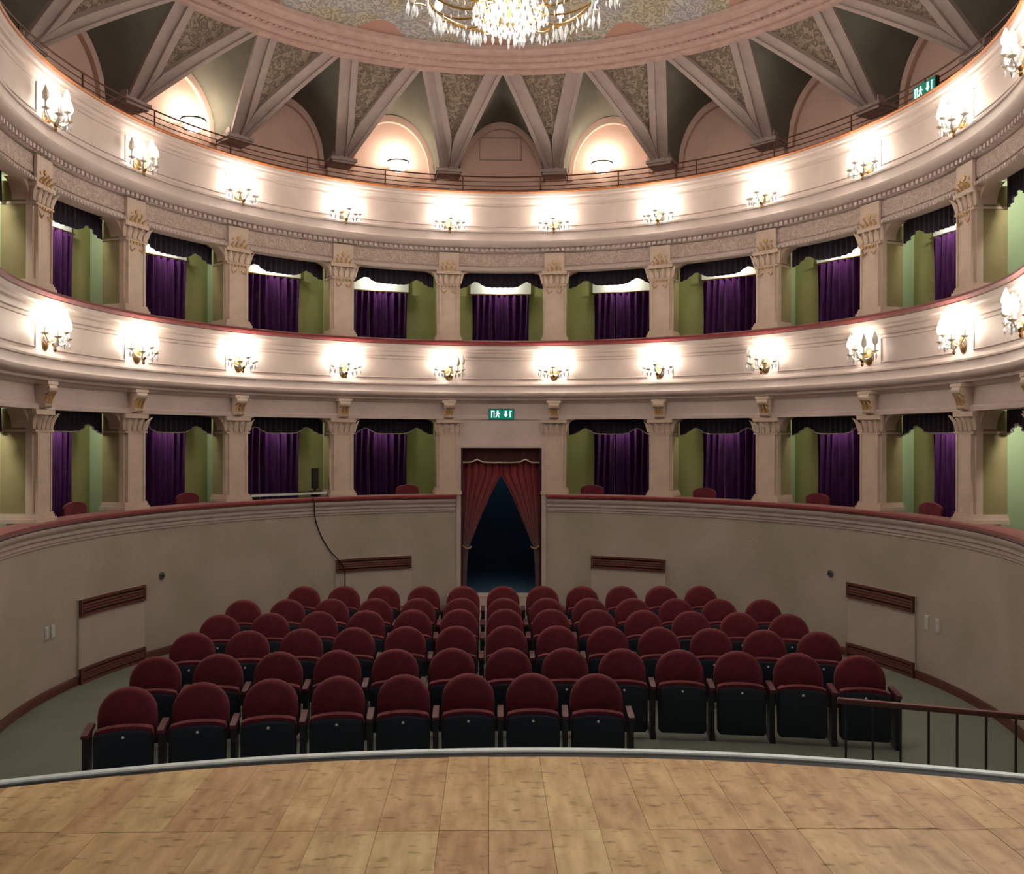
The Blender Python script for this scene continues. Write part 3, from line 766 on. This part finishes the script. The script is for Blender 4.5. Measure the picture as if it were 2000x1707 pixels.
def sconce(T, lit, label, group, watts):
    o = empty('candle_sconce', T, label, 'wall sconce', group)
    link('backplate', bp_me, o); link('stem', hub_me, o)
    link('finial', fin_me, o, Matrix.Translation((0, -.10, -.03)))
    for i, (x_, y_, z_) in enumerate(ARMS):
        a = link('arm', arm_mes[i], o)
        link('candle_cup', cup_me, a, Matrix.Translation((x_, y_, z_)))
        link('candle', cand_me, a, Matrix.Translation((x_, y_, z_ + .008)))
        on = i in lit
        link('bulb', bulb_me if on else boff_me, a, Matrix.Translation((x_, y_, z_ + .08)))
        link('crystal_drop', drop_me, a, Matrix.Translation((x_ * 1.12, y_ * 1.05, z_ - .004)))
        link('crystal_drop', drop_me, a, Matrix.Translation((x_ * .8, y_ * .82, z_ - .015)))
    lx = sum(ARMS[i][0] for i in lit) / len(lit)
    point('sconce_light', (lx, -.17, .12), watts * len(lit) / 5, (1, .96, .9), .09, o)
for ti, (zz, rr) in enumerate(((1.04, 4.955), (3.40, 4.95))):
    for i in range(-5, 6):
        a = (i + .5) * DE; lit = (0, 1, 2, 3, 4)
        if ti == 0 and i in (-1,): lit = (0, 1, 2)
        if ti == 0 and i in (2,): lit = (2, 3, 4)
        if ti == 0 and i in (3,): lit = (1, 2)
        if ti == 1 and i == -4: lit = (1, 2)
        if ti == 1 and i == -5: lit = (1, 2, 3)
        s = 'left' if i < 0 else 'right'; n = (-i if i < 0 else i + 1) - 1
        nm = ('balcony', 'gallery')[ti]
        sconce(F(a, rr, Zr(zz)), lit, 'lit candle sconce on the %s parapet, %s to the %s of the centre' % (nm, ORD[n], s), nm + ' parapet sconces', SCONCE_W)

# ================================================================= GALLERY LAMPS, RAILING
def bowl_lamp(t, z, label):
    o = empty('bowl_lamp', F(t, 5.9, z), label, 'wall lamp', 'lit bowl lamps on the gallery wall')
    MB().lathe([(.001, -.16), (.06, -.155), (.12, -.12), (.16, -.06), (.175, 0), (.165, 0), (.11, -.1), (.001, -.13)], 20, Matrix.Translation((0, -.19, 0))).build('bowl', M['bowl'], o, True)
    MB().lathe([(.172, -.008), (.185, 0), (.185, .014), (.165, .014)], 20, Matrix.Translation((0, -.19, 0))).build('rim', M['steel'], o, True)
    MB().box(-.04, .04, -.03, .0, -.1, .03).box(-.012, .012, -.06, -.01, -.04, -.01).build('bracket', M['steel'], o)
    point('bowl_light', (0, -.17, .10), BOWL_W, (1, .86, .66), .08, o)
bowl_lamp(-17.6, Zr(4.60), 'glowing bowl lamp on the pink gallery wall, just left of the middle lunette')
bowl_lamp(17.2, Zr(4.60), 'glowing bowl lamp on the pink gallery wall, just right of the middle lunette')
bowl_lamp(-52.0, Zr(4.60), 'glowing bowl lamp on the pink gallery wall at far left')
rl = empty('gallery_railing', F(0, 0, 0), 'thin brown iron railing standing along the gallery parapet', 'railing')
def arc_pts(r, z, a0, a1, n=100): return [pol(a0 + (a1 - a0) * i / n, r, z) - Vector((0, YC, 0)) for i in range(n + 1)]
for z_, r_ in ((4.245, .011), (4.165, .007), (4.095, .007), (4.03, .007)):
    MB().tube(arc_pts(5.03, Zr(z_), -TEND, TEND, 140), r_, 5).build('rail', M['iron'], rl, True)
for i in range(-8, 8):
    p = pol((i + .5) * 14.4, 5.03, 0) - Vector((0, YC, 0))
    MB().tube([p + Vector((0, 0, Zr(3.965))), p + Vector((0, 0, Zr(4.25)))], .011, 5).build('post', M['iron'], rl)
# added spotlight, off to the right, put in to brighten the stage
SPp = pol(113.0, 4.72, Zr(4.02)); SPd = (Vector((-.1, 1.2, SZ + .3)) - SPp)
T = Matrix.Translation(SPp) @ SPd.to_track_quat('Z', 'Y').to_matrix().to_4x4()
o = empty('added_stage_spot', T); o.parent = gall      # added lamp, parented to the gallery front, beyond the frame
RX = Matrix.Identity(4)
MB().lathe([(.05, -.16), (.085, -.14), (.09, .08), (.1, .1), (.1, .13), (.088, .13), (.085, .05)], 16, RX).build('body', M['black'], o, True)
MB().lathe([(.001, .075), (.084, .07), (.084, .06), (.001, .06)], 16, RX).build('lens', M['lens'], o)
MB().tube([(-.115, 0, 0), (-.115, 0, -.2), (.115, 0, -.2), (.115, 0, 0)], .01, 5).build('yoke', M['steel'], o)
sp = bpy.data.lights.new('added_spot_light', 'SPOT'); sp.energy = 1200; sp.spot_size = math.radians(95); sp.spot_blend = .6; sp.color = (1, .96, .95); sp.shadow_soft_size = .08
so = bpy.data.objects.new('added_spot_light', sp); C.objects.link(so); so.parent = o
so.matrix_local = RX @ Matrix.Translation((0, 0, .14)) @ Matrix.Rotation(PI, 4, 'X')

# ================================================================= CHANDELIER
cz = Zr(3.93)
ch = empty('chandelier', Matrix.Translation((0, RY, cz)), 'large crystal chandelier blazing white at the top of the photo', 'chandelier')
MB().lathe([(.001, 0), (.03, .03), (.05, .07), (.03, .12), (.06, .2), (.10, .28), (.07, .4), (.04, .6), (.09, .8), (.05, 1.0), (.025, 1.2), (.02, 2.4), (.12, 2.46), (.13, 2.5)], 14).build('column', M['brass'], ch, True)
MB().tube([(.36 * math.cos(2 * PI * i / 32), .36 * math.sin(2 * PI * i / 32), .22) for i in range(33)], .014, 6).build('hoop', M['brass'], ch, True)
MB().tube([(.8 * math.cos(2 * PI * i / 48), .8 * math.sin(2 * PI * i / 48), .34) for i in range(49)], .014, 6).build('hoop', M['brass'], ch, True)
crys = MB()
def drop(d, x_, y_, z_, s=1.0):
    d.lathe([(.001, -.10 * s), (.014 * s, -.075 * s), (.016 * s, -.055 * s), (.004 * s, -.015 * s), (.002, 0)], 5, Matrix.Translation((x_, y_, z_)))
for r_, z_, n_, s_ in ((.36, .21, 26, 1.1), (.30, .17, 22, 1.1), (.23, .13, 18, 1.1), (.16, .095, 13, 1.1), (.09, .06, 8, 1.1), (.03, .03, 4, 1.0)):
    for i in range(n_):
        a = 2 * PI * (i + .37 * n_) / n_; drop(crys, r_ * math.cos(a), r_ * math.sin(a), z_, s_)
o = crys.build('crystal_basket', M['crystal'], ch); o['kind'] = 'stuff'
crys = MB()
for i in range(60):
    a = 2 * PI * i / 60; drop(crys, .8 * math.cos(a), .8 * math.sin(a), .33, 1.2)
for i in range(12):
    a0_, a1_ = 2 * PI * i / 12, 2 * PI * (i + .5) / 12
    for q in range(1, 9):
        t_ = q / 9; r_ = .36 + (1.0 - .36) * t_; drop(crys, r_ * math.cos(a0_), r_ * math.sin(a0_), .24 + .12 * t_ - .12 * math.sin(PI * t_), .6)
o = crys.build('crystal_swag', M['crystal'], ch); o['kind'] = 'stuff'
# bulbs inside the basket
for i in range(8):
    a = 2 * PI * i / 8 + .2
    link('bulb', bulb_me, ch, Matrix.Translation((.17 * math.cos(a), .17 * math.sin(a), .24)) @ Matrix.Rotation(PI, 4, 'X') @ Matrix.Identity(4))
for i in range(6):
    a = 2 * PI * i / 6
    link('bulb', bulb_me, ch, Matrix.Translation((.29 * math.cos(a + .3), .29 * math.sin(a + .3), .30)) @ Matrix.Rotation(PI, 4, 'X') @ Matrix.Identity(4))
carm = MB().tube([Vector((.06 + .98 * q, 0, .30 - .16 * math.sin(PI * min(1, q * 1.15)) + .12 * q)) for q in [i / 10 for i in range(11)]], .012, 6).mesh('arm', M['brass'], True)
carm2 = MB().tube([Vector((.06 + .6 * q, 0, .75 - .16 * math.sin(PI * min(1, q * 1.15)) + .12 * q)) for q in [i / 10 for i in range(11)]], .012, 6).mesh('arm', M['brass'], True)
for n_, me, rr, zz, off in ((14, carm, 1.04, .46, .11), (8, carm2, .66, .91, .3)):
    for i in range(n_):
        T = Matrix.Rotation(2 * PI * i / n_ + off, 4, 'Z')
        a = link('arm', me, ch, T)
        for nm, q, zq in (('candle_cup', cup_me, zz), ('candle', cand_me, zz + .008), ('bulb', bulb_me, zz + .08)):
            link(nm, q, a, Matrix.Translation((rr, 0, zq - (.06 if nm == 'x' else .0))) @ Matrix.Identity(4))
        for q in range(5):
            an = 2 * PI * q / 5
            link('crystal_drop', drop_me, a, Matrix.Translation((rr + .05 * math.cos(an), .05 * math.sin(an), zz - .01)) @ Matrix.Diagonal((1.3, 1.3, 1.6, 1)))
for i in range(7):
    a = 2 * PI * i / 7 + .2
    point('chandelier_light', (1.02 * math.cos(a), 1.02 * math.sin(a), .72), CHAND_W, (1, .95, .87), .1, ch)
point('chandelier_light', (0, 0, .14), CHAND_W * 1.6, (1, .95, .88), .12, ch)

# ================================================================= STALLS WALL FITTINGS
def radiator(t0, t1, label):
    tc = (t0 + t1) / 2; half = math.radians(t1 - t0) / 2 * 4.97
    o = empty('radiator_cover', F(tc, 5.0, 0), label, 'radiator cover', 'radiator covers on the stalls wall')
    def bent(z0, z1, r0, r1, a0=None, a1=None, n=10):
        d = MB(); a0 = t0 - tc if a0 is None else a0; a1 = t1 - tc if a1 is None else a1
        d.ring([(r0, z0), (r0, z1), (r1, z1), (r1, z0)], a0, a1, n, cy=-5.0); return d
    bent(.0, Zr(-1.88), 4.975, 5.0).build('panel', M['radpanel'], o)
    for z0, z1 in ((Zr(-2.075), Zr(-1.88)), (.0, Zr(-2.67))):
        g = bent(z0, z1, 4.968, 4.975).build('grille', M['hole'], o)
        d = MB(); tw = math.degrees(.03 / 5)
        for za, zb_ in ((z0, z0 + .03), (z1 - .03, z1)):
            d.ring([(4.945, za), (4.945, zb_), (4.97, zb_), (4.97, za)], t0 - tc, t1 - tc, 10, cy=-5.0)
        for a0, a1 in ((t0 - tc, t0 - tc + tw), (t1 - tc - tw, t1 - tc)):
            d.ring([(4.945, z0), (4.945, z1), (4.97, z1), (4.97, z0)], a0, a1, 1, cy=-5.0)
        d.build('grille_frame', M['grille'], g)
        for q in range(1, 4):
            zc = z0 + .03 + (z1 - z0 - .06) * q / 4
            MB().ring([(4.95, zc - .012), (4.955, zc + .012), (4.97, zc + .012), (4.97, zc - .012)], t0 - tc, t1 - tc, 10, cy=-5.0).build('slat', M['grille'], g)
radiator(-80.7, -67.2, 'radiator cover with brown grilles on the stalls wall at far left')
radiator(-30.9, -16.8, 'radiator cover with brown grille on the stalls wall left of the doorway')
radiator(16.8, 30.6, 'radiator cover with brown grille on the stalls wall right of the doorway')
radiator(64.8, 78.1, 'radiator cover with brown grilles on the stalls wall at far right')
def wall_plate(t, z, w, h, label, name='wall_socket', cat='socket', group='sockets on the stalls wall'):
    o = empty(name, F(t, 5.0, z), label, cat, group)
    MB().outline([(-w, -h), (w, -h), (w, h), (-w, h)], [(-.016, .86, 0), (-.01, 1, 0), (.0, 1, 0)]).build('cover', M['plate'], o)
    for q in (-1, 1): MB().box(-w * .45, w * .45, -.02, -.012, q * h * .45 - h * .22, q * h * .45 + h * .22).build('rocker', M['plate'], o)
wall_plate(-87.6, .72, .035, .07, 'left of two white socket plates on the stalls wall at far left')
wall_plate(-86.2, .72, .035, .07, 'right of two white socket plates on the stalls wall at far left')
wall_plate(80.3, .70, .035, .085, 'left of two white socket plates on the stalls wall at far right')
wall_plate(82.6, .70, .035, .085, 'right of two white socket plates on the stalls wall at far right')
for t_, nm in ((-63.6, 'left'), (61.3, 'right')):
    o = empty('call_button', F(t_, 5.0, 1.04), 'small round grey fitting on the stalls wall, %s of the seats' % nm, 'wall fitting', 'round fittings on the stalls wall')
    RXm = Matrix.Rotation(PI / 2, 4, 'X')
    MB().lathe([(.05, 0), (.05, .01), (.042, .018), (.001, .02)], 16, RXm).build('plate', M['apron'], o, True)
    MB().lathe([(.018, .018), (.018, .03), (.001, .032)], 12, RXm).build('button', M['steel'], o, True)
# cable hanging from the box with the desk
cp = [(-35.6, 4.89, -.90), (-35.4, 4.885, -1.0), (-34.8, 4.97, -1.22), (-33.6, 4.985, -1.5), (-31.9, 4.985, -1.74), (-30.6, 4.93, -1.88), (-29.4, 4.935, -2.06), (-29.35, 4.94, -2.45), (-29.2, 4.93, -2.84)]
P_ = [pol(a, r, Zr(z)) for a, r, z in cp]
sm = []
for i in range(len(P_) - 1):
    p0, p1, p2, p3 = P_[max(i - 1, 0)], P_[i], P_[i + 1], P_[min(i + 2, len(P_) - 1)]
    for q in range(5):
        t_ = q / 5; sm.append(.5 * ((2 * p1) + (p2 - p0) * t_ + (2 * p0 - 5 * p1 + 4 * p2 - p3) * t_ * t_ + (3 * p1 - p0 - 3 * p2 + p3) * t_ ** 3))
sm.append(P_[-1])
tag(MB().tube(sm, .009, 6).build('cable', M['cable'], None, True), 'black cable hanging down the stalls wall to the left radiator grille', 'cable')
# control desk on the sill of the second box left of the doorway
T = F(-2 * DE, 5.02, Zr(-.908))
o = empty('control_desk', T, 'dark control desk with pale edge on a lower box sill, left of the doorway', 'control desk')
MB().box(-.62, .62, -.02, .26, .045, .075).build('desk_top', M['black'], o)
MB().box(-.62, .62, -.032, -.02, .045, .078).build('front_edge', M['lip'], o)
for s in (-1, 1): MB().box(s * .5 - .03, s * .5 + .03, .02, .2, 0, .045).build('foot', M['black'], o)
d = MB()
for i in range(12): d.box(-.2 + i * .035, -.19 + i * .035, .05, .2, .075, .088)
d.build('fader_bank', M['steel'], o)['kind'] = 'stuff'
o = empty('monitor', T @ Matrix.Translation((.5, .12, .076)), 'black upright monitor at the right end of the control desk', 'monitor')
MB().box(-.08, .08, -.05, .05, 0, .02).box(-.02, .02, -.01, .01, .02, .1).build('stand', M['black'], o)
MB().outline([(-.055, .05), (.055, .05), (.055, .36), (-.055, .36)], [(-.02, .95, 0), (-.012, 1, 0), (.015, 1, 0), (.03, .8, 0)]).build('screen', M['black'], o)

# ================================================================= SEATS
SW, ST = .23, .775
bo = [(-.20, .34), (.20, .34), (SW, .38), (SW, .56)] + [(SW * math.cos(PI * i / 14), .56 + (ST - .56) * math.sin(PI * i / 14)) for i in range(1, 14)] + [(-SW, .56), (-SW, .38)]
so_ = [(-.20, .06), (.20, .06), (.222, .09), (.225, .46)] + [(.225 * math.cos(PI * i / 10), .485 + .045 * math.sin(PI * i / 10)) for i in range(1, 10)] + [(-.225, .46), (-.222, .09)]
sh = [(x_ * 1.0, .055 + (z_ - .06) * .955) for x_, z_ in so_]
back_me = MB().outline(bo, [(-.012, .80, .12), (0, .93, .12), (.02, 1, .12), (.065, 1, .12), (.085, .95, .12)]).mesh('backrest', M['redseat'], True)
bshell_me = MB().outline([(x_ * .96, z_ * .985) for x_, z_ in bo], [(.085, 1, .12), (.105, .96, .12)]).mesh('back_shell', M['shell'], True)
cush_me = MB().outline(so_, [(-.23, 1.0, .06), (-.20, 1.015, .06), (-.15, 1.0, .06), (-.13, .9, .06)]).mesh('seat_cushion', M['redseat'], True)
shell_me = MB().outline(sh, [(-.262, .90, .06), (-.255, .97, .06), (-.23, .985, .06)]).mesh('seat_shell', M['shell'], True)
num_me = MB().lathe([(.012, 0), (.010, .006), (.001, .006)], 10, Matrix.Translation((0, -.258, .455)) @ Matrix.Rotation(PI / 2, 4, 'X')).mesh('number_plate', M['plate'])
AX = .2775
armp_me = MB().outline([(-.028, .47), (.028, .47), (.032, .485), (.026, .51), (-.026, .51), (-.032, .485)], [(-.30, .7, 0), (-.28, 1, 0), (.02, 1, 0), (.03, .9, 0)]).mesh('armrest', M['arm'], True)
post_me = MB().box(-.022, .022, -.26, -.06, .06, .47).box(-.026, .026, -.28, .06, 0, .06).mesh('side_support', M['steel'])
def make_seat(right):
    o = empty('theatre_seat')
    link('backrest', back_me, o); link('back_shell', bshell_me, o); link('seat_cushion', cush_me, o)
    s_ = link('seat_shell', shell_me, o); link('number_plate', num_me, s_)
    for x_ in ((-AX, AX) if right else (-AX,)):
        link('side_support', post_me, o, Matrix.Translation((x_, 0, 0))); link('armrest', armp_me, o, Matrix.Translation((x_, 0, 0)))
    return o
pa, pb = make_seat(False), make_seat(True); ua = ub = False
rows = [('back row', 12.52, 0.0, 11, .555, None), ('second row from the back', 11.58, .01, 13, .555, None), ('third row from the back', 10.83, .03, 13, .555, None),
        ('fourth row from the back', 9.86, .03, 13, .555, None), ('second row from the front', 8.81, .03, 13, .555, None), ('front row', 7.85, .04, 8, .56, .745 - .56 * 7)]
for nm, Y0, kk, n, pit, xs in rows:
    for i in range(n):
        x_ = (i - (n - 1) / 2) * pit if xs is None else xs + pit * i
        T = Matrix.Translation((x_, Y0 - kk * x_ * x_, 0)) @ Matrix.Rotation(math.atan(-2 * kk * x_), 4, 'Z')
        if i == n - 1:
            o = copy_tree(pb) if ub else pb; ub = True
        else:
            o = copy_tree(pa) if ua else pa; ua = True
        o.matrix_world = T
        tag(o, 'red velvet tip-up seat, %s from the left in the %s' % (ORD[i], nm), 'theatre seat', 'seats of the ' + nm)

# ================================================================= GUARD RAIL
A, B = Vector((2.283, 6.36, 0)), Vector((3.95, 5.78, 0)); dv = (B - A); Ln = dv.length; dv.normalize()
T = Matrix.Translation(A) @ Matrix.Rotation(math.atan2(dv.y, dv.x), 4, 'Z')
g = empty('guard_rail', T, 'low iron guard rail with thin balusters and brown handrail in front of the right seats', 'railing')
MB().outline([(-.025, .97), (.025, .97), (.03, .985), (.02, 1.005), (-.02, 1.005), (-.03, .985)], [(0, .8, 0), (.01, 1, 0), (Ln - .01, 1, 0), (Ln, .8, 0)], Matrix.Rotation(-PI / 2, 4, 'Z')).build('handrail', M['baseb'], g, True)
i = 0
while .06 + i * .178 < Ln:
    x_ = .06 + i * .178
    MB().tube([(x_, 0, 0), (x_, 0, .975)], .009, 6).build('baluster', M['steel'], g)
    i += 1
MB().box(0, Ln, -.012, .012, .05, .07).build('bottom_rail', M['steel'], g)
